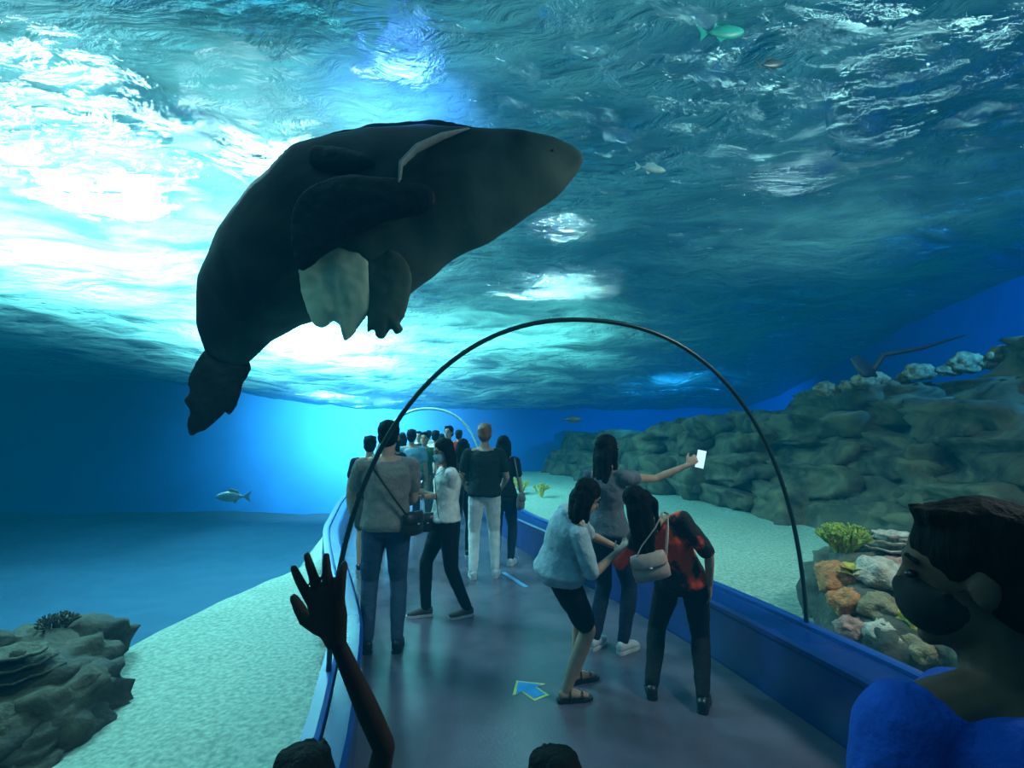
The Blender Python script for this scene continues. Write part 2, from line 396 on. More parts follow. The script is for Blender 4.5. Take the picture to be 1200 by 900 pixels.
for i, (x, y, z, s) in enumerate(((-2.8, 3.25, -.08, .38), (-3.2, 3.5, -.04, .46), (-2.95, 2.8, -.12, .34), (-3.6, 3.2, -.02, .46), (-3.3, 3.95, -.03, .38), (-2.62, 2.9, -.14, .23))):
    boulder(bm, (x + 3, y - 3.3, z), (s, s, s * .66), i + 300, 4, .4)
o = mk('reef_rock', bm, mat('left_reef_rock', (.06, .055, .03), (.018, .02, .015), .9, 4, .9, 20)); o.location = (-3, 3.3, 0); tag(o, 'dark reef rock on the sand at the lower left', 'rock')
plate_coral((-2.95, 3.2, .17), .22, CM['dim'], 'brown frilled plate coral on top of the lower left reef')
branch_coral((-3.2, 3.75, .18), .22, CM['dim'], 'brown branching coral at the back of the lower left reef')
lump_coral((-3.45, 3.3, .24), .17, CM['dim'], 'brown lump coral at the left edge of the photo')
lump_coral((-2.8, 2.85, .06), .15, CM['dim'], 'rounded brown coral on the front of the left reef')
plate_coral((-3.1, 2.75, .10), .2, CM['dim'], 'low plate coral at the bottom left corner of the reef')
for i, (u, v, d, r_, a_) in enumerate(((968, 456, 8.2, .12, 1.5), (992, 452, 8.0, .09, 1), (1022, 446, 7.9, .15, 1.9), (1060, 443, 7.8, .09, 1.2), (1078, 436, 7.6, .14, 1.6), (1112, 434, 7.5, .09, 2), (1132, 425, 7.4, .15, 1.5), (1158, 426, 7.3, .08, 1.5), (1178, 416, 7.2, .13, 1.8))):
    lump_coral(P(u, v, d), r_, CM['dull'], 'pale coral growing along the top of the rock wall', 'corals on top of the rock wall', .9, (a_, 1))
for i, (u, v) in enumerate(((612, 574), (635, 578), (600, 570))):
    branch_coral(G(u, v + 4, .2), .38, CM['yellow'], 'yellow coral at the far edge of the right sand', 7, 'yellow corals behind the crowd')

# ------------------------------------------------------------------ big fish
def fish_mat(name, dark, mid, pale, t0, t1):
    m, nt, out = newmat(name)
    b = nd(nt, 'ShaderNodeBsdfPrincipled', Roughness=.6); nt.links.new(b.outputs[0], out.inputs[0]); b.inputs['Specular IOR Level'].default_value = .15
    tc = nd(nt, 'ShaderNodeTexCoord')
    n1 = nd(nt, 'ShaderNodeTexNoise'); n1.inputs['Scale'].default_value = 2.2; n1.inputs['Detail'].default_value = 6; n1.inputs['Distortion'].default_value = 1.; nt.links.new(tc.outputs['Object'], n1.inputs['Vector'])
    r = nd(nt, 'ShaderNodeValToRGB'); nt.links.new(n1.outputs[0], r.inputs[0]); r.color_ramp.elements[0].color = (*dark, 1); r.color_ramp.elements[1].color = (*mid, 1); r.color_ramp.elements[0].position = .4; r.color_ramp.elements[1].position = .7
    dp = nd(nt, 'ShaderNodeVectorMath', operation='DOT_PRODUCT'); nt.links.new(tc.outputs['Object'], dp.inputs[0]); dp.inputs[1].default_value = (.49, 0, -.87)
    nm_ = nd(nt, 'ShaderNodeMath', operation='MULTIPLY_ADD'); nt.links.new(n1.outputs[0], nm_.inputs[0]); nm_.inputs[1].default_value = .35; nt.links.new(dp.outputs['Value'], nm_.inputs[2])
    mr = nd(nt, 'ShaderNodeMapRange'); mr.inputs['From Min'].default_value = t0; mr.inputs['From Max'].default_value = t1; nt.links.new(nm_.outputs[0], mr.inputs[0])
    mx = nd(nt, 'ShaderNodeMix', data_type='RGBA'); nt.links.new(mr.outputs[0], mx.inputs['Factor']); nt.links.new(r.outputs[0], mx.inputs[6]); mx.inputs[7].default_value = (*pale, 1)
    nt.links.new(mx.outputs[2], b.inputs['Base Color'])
    n2 = nd(nt, 'ShaderNodeTexNoise'); n2.inputs['Scale'].default_value = 30; nt.links.new(tc.outputs['Object'], n2.inputs['Vector'])
    bp = nd(nt, 'ShaderNodeBump'); bp.inputs['Strength'].default_value = .15; bp.inputs['Distance'].default_value = .01; nt.links.new(n2.outputs[0], bp.inputs['Height']); nt.links.new(bp.outputs[0], b.inputs['Normal'])
    return m
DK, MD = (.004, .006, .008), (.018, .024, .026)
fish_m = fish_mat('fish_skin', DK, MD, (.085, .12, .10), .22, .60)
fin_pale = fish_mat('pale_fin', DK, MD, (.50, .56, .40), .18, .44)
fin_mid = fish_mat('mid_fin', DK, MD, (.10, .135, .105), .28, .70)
fin_dark = mat('dark_fin', (.008, .011, .014), (.004, .006, .008), .6, 8, .3, 30, spec=.15)
secd = [((240, 412), (290, 430), 3.55), ((231, 375), (318, 400), 3.5), ((236, 320), (352, 380), 3.42), ((262, 265), (388, 372), 3.34), ((305, 215), (432, 362), 3.28), ((355, 172), (478, 345), 3.22), ((425, 152), (520, 312), 3.16), ((495, 146), (575, 284), 3.1), ((560, 149), (622, 252), 3.05), ((612, 152), (657, 226), 3.02), ((648, 158), (677, 204), 3.0), ((672, 168), (686, 190), 2.98)]
froot = P(430, 270, 3.2)
ft = thing('big_fish', 'huge dark fish with pale lower fins swimming over the tunnel', 'fish', froot)
secs = []
for (U, L, d) in secd:
    a, b_ = P(*U, d) - froot, P(*L, d) - froot
    up = (a - b_); hl = up.length / 2; secs.append([(a + b_) / 2, up.normalized(), hl])
S2 = []
for i, (c, up, hl) in enumerate(secs):
    t = (secs[min(i + 1, len(secs) - 1)][0] - secs[max(i - 1, 0)][0]).normalized()
    sd = t.cross(up).normalized()
    f_ = i / (len(secs) - 1)
    S2.append((c, up, sd, hl, hl * (.35 + .3 * math.sin(PI * min(1, f_ * 1.1)))))
S2 = [(S2[0][0] + (S2[0][0] - S2[1][0]) * .15, S2[0][1], S2[0][2], S2[0][3] * .7, .03)] + S2
tE = (secs[-1][0] - secs[-2][0]).normalized()
S2.append((S2[-1][0] + tE * .02, S2[-1][1], S2[-1][2], S2[-1][3] * .5, .02))
bm = bmesh.new(); loft(bm, S2, 28)
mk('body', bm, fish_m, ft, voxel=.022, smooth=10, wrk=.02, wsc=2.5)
def cat(pts, k=4):
    n = len(pts); o = []
    for i in range(n):
        p0, p1, p2, p3 = [V(pts[(i + j) % n]) for j in (-1, 0, 1, 2)]
        for s in range(k):
            t = s / k
            o.append(.5 * ((2 * p1) + (p2 - p0) * t + (2 * p0 - 5 * p1 + 4 * p2 - p3) * t * t + (3 * p1 - p0 - 3 * p2 + p3) * t ** 3))
    return o
def fin(name, outline, d0, d1, thick, m_, d_free=None):
    ol = cat(outline); n = len(ol); vmin = min(p[1] for p in ol); vmax = max(p[1] for p in ol)
    bm = bmesh.new()
    dd = lambda v: d0 + (d1 - d0) * (v - vmin) / (vmax - vmin)
    cu, cv_ = sum(p[0] for p in ol) / n, sum(p[1] for p in ol) / n
    nr = Y_ * thick
    lay = []
    for f_, th in ((1, .3), (.8, .65), (.45, .95)):
        q = [(cu + (p[0] - cu) * f_, cv_ + (p[1] - cv_) * f_) for p in ol]
        pp = [P(u, v, dd(v)) - froot for u, v in q]
        lay.append(([bm.verts.new(p - nr * th) for p in pp], [bm.verts.new(p + nr * th) for p in pp]))
    c = P(cu, cv_, dd(cv_)) - froot; ca, cb = bm.verts.new(c - nr), bm.verts.new(c + nr)
    for i in range(n):
        j = (i + 1) % n
        bm.faces.new((lay[0][0][i], lay[0][0][j], lay[0][1][j], lay[0][1][i]))
        for k in (0, 1):
            for L in (0, 1): bm.faces.new((lay[k][L][i], lay[k][L][j], lay[k + 1][L][j], lay[k + 1][L][i]))
        bm.faces.new((lay[2][0][i], lay[2][0][j], ca)); bm.faces.new((lay[2][1][i], lay[2][1][j], cb))
    mk(name, bm, m_, ft, voxel=.012, smooth=3, wrk=.008, wsc=9)
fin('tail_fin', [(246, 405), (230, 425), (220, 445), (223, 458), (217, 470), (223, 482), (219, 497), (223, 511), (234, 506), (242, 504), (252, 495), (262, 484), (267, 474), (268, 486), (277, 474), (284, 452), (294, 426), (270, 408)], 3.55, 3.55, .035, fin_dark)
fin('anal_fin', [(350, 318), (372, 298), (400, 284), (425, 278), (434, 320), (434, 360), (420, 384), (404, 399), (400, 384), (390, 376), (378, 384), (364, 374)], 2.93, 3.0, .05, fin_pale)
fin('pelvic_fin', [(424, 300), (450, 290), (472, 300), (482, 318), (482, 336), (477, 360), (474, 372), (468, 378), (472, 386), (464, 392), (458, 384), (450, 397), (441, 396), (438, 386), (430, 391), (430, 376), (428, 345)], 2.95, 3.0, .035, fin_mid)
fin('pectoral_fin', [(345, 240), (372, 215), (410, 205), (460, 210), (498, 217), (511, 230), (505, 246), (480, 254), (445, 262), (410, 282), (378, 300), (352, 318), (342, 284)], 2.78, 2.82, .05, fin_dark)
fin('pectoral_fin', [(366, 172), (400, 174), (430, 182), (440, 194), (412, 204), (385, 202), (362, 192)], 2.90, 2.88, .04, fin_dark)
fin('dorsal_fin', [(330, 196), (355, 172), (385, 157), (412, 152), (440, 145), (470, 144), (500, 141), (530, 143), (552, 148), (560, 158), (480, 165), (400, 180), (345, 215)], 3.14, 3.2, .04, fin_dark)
bm = bmesh.new(); tube(bm, [P(468, 214, 2.775) - froot, P(470, 192, 2.78) - froot, P(488, 174, 2.82) - froot, P(518, 160, 2.90) - froot, P(548, 152, 2.98) - froot], [.02, .03, .035, .03, .015], 10, flat=.4)
mk('gill_stripe', bm, mat('stripe', (.22, .25, .24), (.13, .16, .16), .6), ft)
bm = bmesh.new(); ell(bm, P(648, 176, 2.94) - froot, X_, Z_, Y_, .008, .008, .008); mk('eye', bm, M['eye'], ft)

def small_fish(c, L, yaw, m_, lb, pitch=0, g_=None):
    bm = bmesh.new()
    pr = [(-.5, .02, .02), (-.38, .03, .05), (-.15, .07, .15), (.1, .09, .18), (.32, .08, .13), (.45, .05, .07), (.5, .02, .02)]
    loft(bm, [(V((t * L, 0, 0)), Y_, Z_, w * L, h * L) for t, w, h in pr], 14)
    ob = mk('small_fish', bm, m_); ob.location = c; ob.rotation_euler = (0, pitch, yaw)
    tag(ob, lb, 'fish', g_)
    def pl(nm, pts):
        bm = bmesh.new(); a = [bm.verts.new((x * L, .006 * L, z * L)) for x, z in pts]; b_ = [bm.verts.new((x * L, -.006 * L, z * L)) for x, z in pts]
        bm.faces.new(a); bm.faces.new(b_[::-1])
        for i in range(len(pts)): j = (i + 1) % len(pts); bm.faces.new((a[i], b_[i], b_[j], a[j]))
        mk(nm, bm, m_, ob, shade=False)
    pl('tail_fin', [(-.47, .03), (-.72, .2), (-.64, 0), (-.72, -.2), (-.47, -.03)])
    pl('dorsal_fin', [(.2, .15), (.0, .27), (-.25, .2), (-.3, .08)]); pl('anal_fin', [(0, -.12), (-.2, -.24), (-.3, -.06)])
pf = mat('pale_fish', (.35, .6, .6), (.2, .4, .42), .4); df = mat('dark_fish', (.04, .10, .12), rough=.4)
small_fish(P(270, 582, 6.0), .34, PI, mat('blue_grey_fish', (.10, .26, .32), (.06, .17, .22), .4), 'pale fish in the deep blue water left of the ring')
small_fish(P(850, 38, 3.6), .30, .2, mat('teal_fish', (.05, .6, .5), rough=.4), 'teal fish near the surface at top right', pitch=-.2)
small_fish(P(765, 198, 4.3), .22, .1, pf, 'small pale fish right of the big fish head', pitch=.1)
small_fish(P(905, 75, 3.6), .2, .3, df, 'small dark fish below the teal fish at top right', pitch=-.3)
small_fish(P(672, 492, 9), .3, 0, df, 'tiny dark fish over the far rocks beneath the ring')
rc = P(1014, 432, 6.0)
rt = thing('stingray', 'dark blue ray with long thin tail above the rock wall', 'ray', rc)
ray_m = mat('ray_skin', (.01, .04, .10), (.006, .025, .06), .6)
bm = bmesh.new()
loft(bm, [(V((-.2 + .05 * i, 0, 0)), V((0, .6, .6)).normalized(), V((0, -.7, .7)), w, h) for i, (w, h) in enumerate(((.02, .01), (.10, .03), (.2, .05), (.24, .06), (.2, .055), (.13, .045), (.07, .03), (.03, .015)))], 16)
bm.transform(Matrix.Rotation(.6, 4, 'Y')); mk('body', bm, ray_m, rt)
bm = bmesh.new(); tube(bm, [V((.1, 0, 0)), P(1035, 416, 6.0) - rc, P(1080, 408, 5.95) - rc, P(1130, 393, 5.9) - rc], [.04, .03, .022, .01], 8); mk('tail', bm, ray_m, rt)

# ------------------------------------------------------------------ people
def ik(a, b, l1, l2, hint):
    d = b - a; L = d.length
    if L > (l1 + l2) * .998: b = a + d.normalized() * (l1 + l2) * .998; d = b - a; L = d.length
    dn = d.normalized(); x = (l1*l1 - l2*l2 + L*L) / (2 * L); hh = math.sqrt(max(0, l1*l1 - x*x))
    hp = (hint - hint.dot(dn) * dn)
    hp = hp.normalized() if hp.length > 1e-4 else perp(dn)[0]
    return a + dn * x + hp * hh, b
def hand(bm, w, d, n, side, s=1.0, curl=.35, spread=.12, curls=None, fat=1.0):
    d = d.normalized(); n = (n - n.dot(d) * d).normalized(); side = (side - side.dot(d) * d - side.dot(n) * n).normalized()
    loft(bm, [(w - d * .02 * s, side, n, .02 * s, .017 * s), (w + d * .0 * s, side, n, .026 * s, .018 * s), (w + d * .03 * s, side, n, .036 * s, .017 * s), (w + d * .07 * s, side, n, .041 * s, .014 * s), (w + d * .095 * s, side, n, .038 * s, .011 * s)], 14)
    for i, L in enumerate((.074, .082, .076, .060)):
        o_ = (.030 - .0205 * i); p = w + d * (.088 - .006 * abs(i - 1)) * s + side * (o_ * s)
        sp = spread * (1.5 - i); dd = (d * math.cos(sp) + side * math.sin(sp)).normalized()
        cu = curls[i] if curls else curl
        pts = [p]; ang = cu * .5
        for k, fr_ in enumerate((.45, .32, .23)):
            q = dd * math.cos(ang) + n * math.sin(ang); p = p + q * (L * fr_ * s); pts.append(p); ang += cu
        tube(bm, pts, [.0095 * s * fat, .0088 * s * fat, .008 * s * fat, .0065 * s * fat], 8)
    b = w + d * .022 * s + side * .026 * s
    d1 = (d * .62 + side * .72 + n * .25).normalized(); d2 = (d * .85 + side * .4 + n * .35).normalized()
    p1 = b + d1 * .038 * s; p2 = p1 + d2 * .03 * s; p3 = p2 + d2 * .022 * s
    tube(bm, [b, p1, p2, p3], [.015 * s, .012 * s * fat, .0105 * s * fat, .008 * s * fat], 8)
MT = [(-.17, .05, .06), (-.12, .11, .095), (0, .160, .112), (.2, .146, .104), (.4, .140, .1), (.6, .154, .11), (.78, .168, .112), (.9, .155, .095), (.97, .10, .075), (1.02, .058, .056)]
FT = [(-.17, .05, .06), (-.12, .115, .1), (0, .165, .118), (.2, .142, .102), (.4, .120, .09), (.6, .134, .108), (.76, .145, .115), (.9, .135, .088), (.97, .09, .068), (1.02, .050, .050)]
def person(label, loc, yaw, h=1.65, sex='m', skin='skin', voxel=.008, top='grey_tee', sleeve='short', hem=-.03, bottom='denim', legs='long', shoes='black_leather', sole='rubber_white',
           hair='short', hair_m='hair', hair_len=.28, mask=None, pel=None, neck=None, head=None, look=None, tilt=0., tw=0., wr=None, wl=None, el=None, er=None, hr=None, hl=None,
           ar=None, al=None, hs=1.0, handR=None, handL=None, loose=1.0, group=None, toe=None, eyes=True):
    s = h / 1.7
    t = thing('person', label, 'person', loc, yaw, group)
    Mi = t.matrix_world.inverted()
    def W(p): return (Mi @ V(p)) / s if p is not None else None
    pel = W(pel) or V((0, 0, .93)); nk = W(neck) or V((0, -.01, 1.43)) + (pel - V((0, 0, .93)))
    up = (nk - pel); L = up.length; upn = up.normalized()
    ct = pel + V((0, 0, L * .45)) * .6 + up * .2
    def sp(q):
        if q < 0: return pel + Z_ * (q * .5)
        q1 = min(q, 1.05); return pel * (1 - q1)**2 + ct * (2 * q1 * (1 - q1)) + nk * q1 * q1
    def tg(q):
        return (sp(min(1, max(0, q)) + .03) - sp(max(0, min(1, q) - .03) if q > 0 else 0)).normalized()
    R0 = X_; R1 = V((math.cos(tw), math.sin(tw), 0))
    def frm(q):
        u_ = tg(q); k = max(0, min(1, q)); r_ = (R0 * (1 - k) + R1 * k); r_ = (r_ - r_.dot(u_) * u_).normalized(); return r_, u_.cross(r_), u_
    prof = MT if sex == 'm' else FT
    def torso(bm, infl, q0, q1, flare=0):
        sec = []; qs = [p for p in prof if q0 - 1e-6 <= p[0] <= q1 + 1e-6]
        def at(q):
            for a_, b_ in zip(prof[:-1], prof[1:]):
                if a_[0] <= q <= b_[0]:
                    k = (q - a_[0]) / (b_[0] - a_[0]); return (q, a_[1] + (b_[1] - a_[1]) * k, a_[2] + (b_[2] - a_[2]) * k)
            return prof[0]
        if not qs or qs[0][0] > q0 + .01: qs = [at(q0)] + qs
        if qs[-1][0] < q1 - .01: qs = qs + [at(q1)]
        for q, w, d in qs:
            r_, f_, u_ = frm(q); fl = flare * max(0, 1 - q * 1.6)
            sec.append((sp(q), r_, f_, w + infl + fl, d + infl + fl))
        loft(bm, sec, 22)
    r1, f1, u1 = frm(1.0)
    sw = .185 if sex == 'm' else .165
    ss = {}
    for sd in (1, -1): ss[sd] = nk - u1 * .045 + r1 * (sw * sd)
    wr_ = W(wr) or ss[1] + V((.08, .06, -.52)); wl_ = W(wl) or ss[-1] + V((-.08, .06, -.52))
    hintR = V(er) if er else V((.5, -1, -.3)); hintL = V(el) if el else V((-.5, -1, -.3))
    if ar: E = {1: W(ar)}
    else:
        e_, wr_ = ik(ss[1], wr_, .285, .25, hintR); E = {1: e_}
    if al: E[-1] = W(al)
    else:
        e_, wl_ = ik(ss[-1], wl_, .285, .25, hintL); E[-1] = e_
    WR = {1: wr_, -1: wl_}
    hip = {sd: pel + R0 * (.088 * sd) - Z_ * .01 for sd in (1, -1)}
    fR = hr or (.09, 0.); fL = hl or (-.09, 0.)
    ank = {}
    kn = {}
    for sd, f_ in ((1, fR), (-1, fL)):
        if len(f_) == 2: a_ = V((f_[0], f_[1] - .03, .085))
        else:
            q = W(f_); a_ = V((q.x, q.y, .085))
        k_, a2 = ik(hip[sd], a_, .445, .425, V((.08 * sd, 1, 0))); kn[sd] = k_; ank[sd] = a_
    toe = toe or {1: V((.12, 1, 0)).normalized(), -1: V((-.12, 1, 0)).normalized()}
    lk = V(look) if look else (f1 * 1.0)
    if look: lk = (Mi.to_3x3() @ lk)
    lk.normalize(); uu = (u1 * .35 + Z_ * .65 + r1 * tilt); hu = (uu - uu.dot(lk) * lk).normalized(); hrt = lk.cross(hu).normalized()
    hc = W(head) or nk + (u1 * .4 + hu * .6).normalized() * (.085 + .09 * hs) + lk * .02
    Sv = s
    def Hp(f_, r_, u_): return hc + lk * (f_ * hs) + hrt * (r_ * hs) + hu * (u_ * hs)
    def fin_(bm): bm.transform(Matrix.Scale(Sv, 4))
    bm = bmesh.new()
    torso(bm, 0, -.17, 1.02)
    for sd in (1, -1):
        tube(bm, [nk - u1 * .01, ss[sd]], [.05, .055], 12)
        tube(bm, [ss[sd], ss[sd].lerp(E[sd], .45), E[sd]], [.056 if sex == 'm' else .047, .047 if sex == 'm' else .04, .038 if sex == 'm' else .033], 12)
        tube(bm, [E[sd], E[sd].lerp(WR[sd], .3), WR[sd]], [.038 if sex == 'm' else .033, .039 if sex == 'm' else .034, .025 if sex == 'm' else .022], 12)
        tube(bm, [hip[sd], hip[sd].lerp(kn[sd], .4), kn[sd]], [.09, .08, .056], 14)
        tube(bm, [kn[sd], kn[sd].lerp(ank[sd], .3), ank[sd]], [.056, .057, .036], 14)
        a_ = ank[sd]; td = toe[sd]
        tube(bm, [a_ - Z_ * .035 - td * .03, a_ - Z_ * .04 + td * .06, a_ - Z_ * .058 + td * .15], [.032, .034, .02], 10)
        fd = (WR[sd] - E[sd]).normalized()
        hd = (handR if sd == 1 else handL) or {}
        hn = Mi.to_3x3() @ V(hd['n']) if 'n' in hd else (-r1 * sd)
        hdv = Mi.to_3x3() @ V(hd['d']) if 'd' in hd else fd
        hsd = Mi.to_3x3() @ V(hd['s']) if 's' in hd else (f1 + Z_ * .2)
        hand(bm, WR[sd], hdv, hn, hsd, hd.get('size', .95), hd.get('curl', .4), hd.get('spread', .1), hd.get('curls'), hd.get('fat', 1.0))
    tube(bm, [nk - u1 * .03, Hp(-.015, 0, -.07)], [.056 if sex == 'm' else .048, .05 if sex == 'm' else .044], 12)
    ell(bm, Hp(-.012, 0, .03), hrt, hu, lk, .076 * hs, .096 * hs, .092 * hs, 18, 12)
    ell(bm, Hp(.022, 0, -.045), hrt, hu, lk, .057 * hs, .068 * hs, .078 * hs, 16, 10)
    tube(bm, [Hp(.084, 0, .018), Hp(.100, 0, -.02)], [.009 * hs, .014 * hs], 8)
    ell(bm, Hp(.070, 0, .034), hrt, hu, lk, .052 * hs, .022 * hs, .014 * hs)
    ell(bm, Hp(.082, 0, -.055), hrt, hu, lk, .024 * hs, .012 * hs, .011 * hs)
    ell(bm, Hp(.070, 0, -.098), hrt, hu, lk, .024 * hs, .02 * hs, .02 * hs)
    for sd in (1, -1): ell(bm, Hp(-.012, .076 * sd, -.005), hrt, hu, lk, .011 * hs, .02 * hs, .031 * hs)
    fin_(bm); mk('body', bm, M[skin], t, voxel=voxel, smooth=2)
    if eyes:
        for sd in (1, -1):
            bm = bmesh.new(); ell(bm, Hp(.080, .031 * sd, .008), hrt, hu, lk, .012 * hs, .010 * hs, .007 * hs); fin_(bm); mk('eye', bm, M['eye'], t)
            bm = bmesh.new(); tube(bm, [Hp(.084, .015 * sd, .034), Hp(.080, .034 * sd, .040), Hp(.068, .052 * sd, .032)], .0045 * hs, 6); fin_(bm); mk('eyebrow', bm, M[hair_m], t)
    cv = max(voxel, .008)
    bm = bmesh.new(); torso(bm, .016 * loose, hem, .985, .012 * loose)
    for sd in (1, -1):
        tube(bm, [nk - u1 * .035, ss[sd]], [.05, .066], 12)
        if sleeve == 'none': continue
        k = {'cap': .3, 'short': .62, 'half': .9, 'long': 1.0}[sleeve]
        e_ = ss[sd].lerp(E[sd], k)
        tube(bm, [ss[sd], ss[sd].lerp(E[sd], k * .6), e_], [.066, .061 * (1 + .1 * (loose - 1)), .060 if sleeve != 'long' else .05], 14)
        if sleeve == 'long': tube(bm, [E[sd], E[sd].lerp(WR[sd], .9)], [.05, .036], 12)
    fin_(bm); mk('shirt', bm, M[top], t, voxel=cv, smooth=3, wrk=.010, wsc=9)
    bm = bmesh.new()
    torso(bm, .012, -.17, .12)
    for sd in (1, -1):
        if legs == 'long':
            tube(bm, [hip[sd], hip[sd].lerp(kn[sd], .4), kn[sd]], [.098, .090, .068], 14)
            tube(bm, [kn[sd], kn[sd].lerp(ank[sd], .35), kn[sd].lerp(ank[sd], .97)], [.068, .066, .05], 14)
        else:
            tube(bm, [hip[sd], hip[sd].lerp(kn[sd], .4), hip[sd].lerp(kn[sd], .8)], [.1, .096, .088], 14)
    nm = 'trousers' if legs == 'long' else 'shorts'
    fin_(bm); mk(nm, bm, M[bottom], t, voxel=cv, smooth=2, wrk=.008, wsc=8)
    for sd in (1, -1):
        a_ = ank[sd]; td = toe[sd]; sdv = V((td.y, -td.x, 0)); g0 = V((a_.x, a_.y, 0))
        if shoes != 'sandal':
            bm = bmesh.new()
            loft(bm, [(g0 + td * f_ + Z_ * (z0), sdv, Z_, w, z1) for f_, w, z0, z1 in ((-.068, .02, .045, .03), (-.055, .034, .05, .04), (-.01, .040, .055, .046), (.05, .043, .048, .04), (.11, .047, .038, .03), (.155, .042, .032, .024), (.182, .02, .026, .015))], 16)
            fin_(bm); o = mk('shoe', bm, M[shoes], t)
        bm = bmesh.new()
        ol = [(-.07, .02), (-.05, .036), (0, .038), (.05, .042), (.11, .049), (.16, .042), (.19, .02)]
        pts = [g0 + td * f_ + sdv * w for f_, w in ol] + [g0 + td * f_ - sdv * w for f_, w in reversed(ol)]
        zt = .022
        a1 = [bm.verts.new(p + Z_ * .0) for p in pts]; b1 = [bm.verts.new(p + Z_ * zt) for p in pts]
        bm.faces.new(a1[::-1]); bm.faces.new(b1)
        for i in range(len(pts)): j = (i + 1) % len(pts); bm.faces.new((a1[i], a1[j], b1[j], b1[i]))
        fin_(bm); mk('sole', bm, M[sole], t, shade=False)
        if shoes == 'sandal':
            for f_ in (.02, .11):
                bm = bmesh.new(); tube(bm, [g0 + td * f_ + sdv * .045 + Z_ * .015, g0 + td * f_ + sdv * .03 + Z_ * (.06 if f_ > .05 else .085), g0 + td * f_ - sdv * .03 + Z_ * (.06 if f_ > .05 else .085), g0 + td * f_ - sdv * .045 + Z_ * .015], .006, 6); fin_(bm); mk('strap', bm, M['black_leather'], t)
    bm = bmesh.new()
    ell(bm, Hp(-.024, 0, .047), hrt, hu, lk, .087 * hs, .100 * hs, .090 * hs, 18, 12)
    ell(bm, Hp(-.055, 0, -.01), hrt, hu, lk, .078 * hs, .062 * hs, .075 * hs, 16, 10)
    if hair == 'long':
        Bk = -lk; dn = (V((0, 0, -1)) * .75 - hu * .25).normalized()
        for sx_, wv in ((-.05, .045), (0, .055), (.05, .045)):
            p0 = Hp(-.06, sx_, .0); p1 = p0 + dn * .12 + Bk * .015; p2 = p0 + dn * hair_len + Bk * (.03)
            tube(bm, [p0, p0.lerp(p1, .5) + Bk * .01, p1, p1.lerp(p2, .5), p2], [wv, wv, wv * .95, wv * .85, wv * .4], 12)
        for sd in (1, -1):
            p0 = Hp(-.0, .078 * sd, .04); p1 = Hp(-.01, .088 * sd, -.05); p2 = p1 + dn * hair_len * .55
            tube(bm, [p0, p1, p2], [.022, .026, .012], 10)
    else:
        for a_ in range(9):
            an = a_ / 8 * PI; p0 = Hp(.045 * math.sin(an) - .0, .06 * math.cos(an), .105)
            tube(bm, [p0, p0 + lk * .02 + hu * .012 + hrt * random.uniform(-.01, .01)], [.02, .008], 6)
    fin_(bm); mk('hair', bm, M[hair_m], t, voxel=min(cv, .008), smooth=1, wrk=.006, wsc=26)
    if mask:
        bm = bmesh.new(); ell(bm, Hp(.042, 0, -.045), hrt, hu, lk, .062 * hs, .072 * hs, .058 * hs, 16, 10)
        ell(bm, Hp(.092, 0, -.022), hrt, hu, lk, .022 * hs, .022 * hs, .026 * hs)
        for sd in (1, -1): tube(bm, [Hp(.07, .045 * sd, -.03), Hp(.0, .077 * sd, -.0)], .004, 6)
        fin_(bm); mk('face_mask', bm, M[mask], t, voxel=.006, smooth=2)
    info = dict(root=t, s=s, pel=pel, nk=nk, ss=ss, WR=WR, E=E, frm=frm, sp=sp, hc=hc)
    info['w'] = lambda p: t.matrix_world @ (V(p) * s)
    return info
def bag(label, centre, yaw, size, m_, strap_pts, strap_w=.012, flap=True, cat='bag', tiltm=0.):
    t = thing('shoulder_bag', label, cat, centre, yaw); inv = t.matrix_world.inverted()
    bm = bmesh.new(); w, d, h_ = size
    loft(bm, [(V((0, 0, z * h_)), X_, Y_, w / 2 * k, d / 2 * k2) for z, k, k2 in ((-.5, .85, .6), (-.45, .97, .95), (-.2, 1.03, 1.05), (.1, 1.0, .95), (.4, .95, .7), (.5, .9, .4))], 24)
    bm.transform(Matrix.Rotation(tiltm, 4, 'Y')); mk('bag_body', bm, m_, t)
    if flap:
        bm = bmesh.new(); loft(bm, [(V((0, -d * .08, z * h_)), X_, Y_, w / 2 * k, d / 2 * k2) for z, k, k2 in ((0, .9, 1.02), (.1, 1.03, 1.12), (.4, .98, .85), (.53, .92, .45))], 24)
        bm.transform(Matrix.Rotation(tiltm, 4, 'Y')); mk('flap', bm, m_, t)
        bm = bmesh.new(); ell(bm, V((0, -d * .62, .02 * h_)), X_, Y_, Z_, .01, .006, .01); bm.transform(Matrix.Rotation(tiltm, 4, 'Y')); mk('clasp', bm, M['rubber_white'], t)
    bm = bmesh.new(); tube(bm, [inv @ V(p) for p in strap_pts], strap_w, 8, flat=.35); mk('strap', bm, m_, t)
def strap_around(I, sh, q_sh, hipside, q_hip, extra=.030, n=9):
    out_ = []
    def pt(q, lat, fb):
        r_, f_, u_ = I['frm'](q); pr = .125
        dep = (pr + extra) * math.sqrt(max(0.05, 1 - (lat / .24) ** 2)) * fb
        return I['w'](I['sp'](q) + r_ * lat + f_ * dep)
    for i in range(n):
        k = i / (n - 1); out_.append(pt(q_hip + (q_sh - q_hip) * k, hipside * .17 * (1 - k) + sh * .10 * k, -1))
    r_, f_, u_ = I['frm'](1.0); out_.append(I['w'](I['nk'] + r_ * sh * .11 + u_ * .035))
    for i in range(n):
        k = i / (n - 1); out_.append(pt(q_sh + (q_hip - q_sh) * k, hipside * .17 * k + sh * .10 * (1 - k), 1))
    return out_

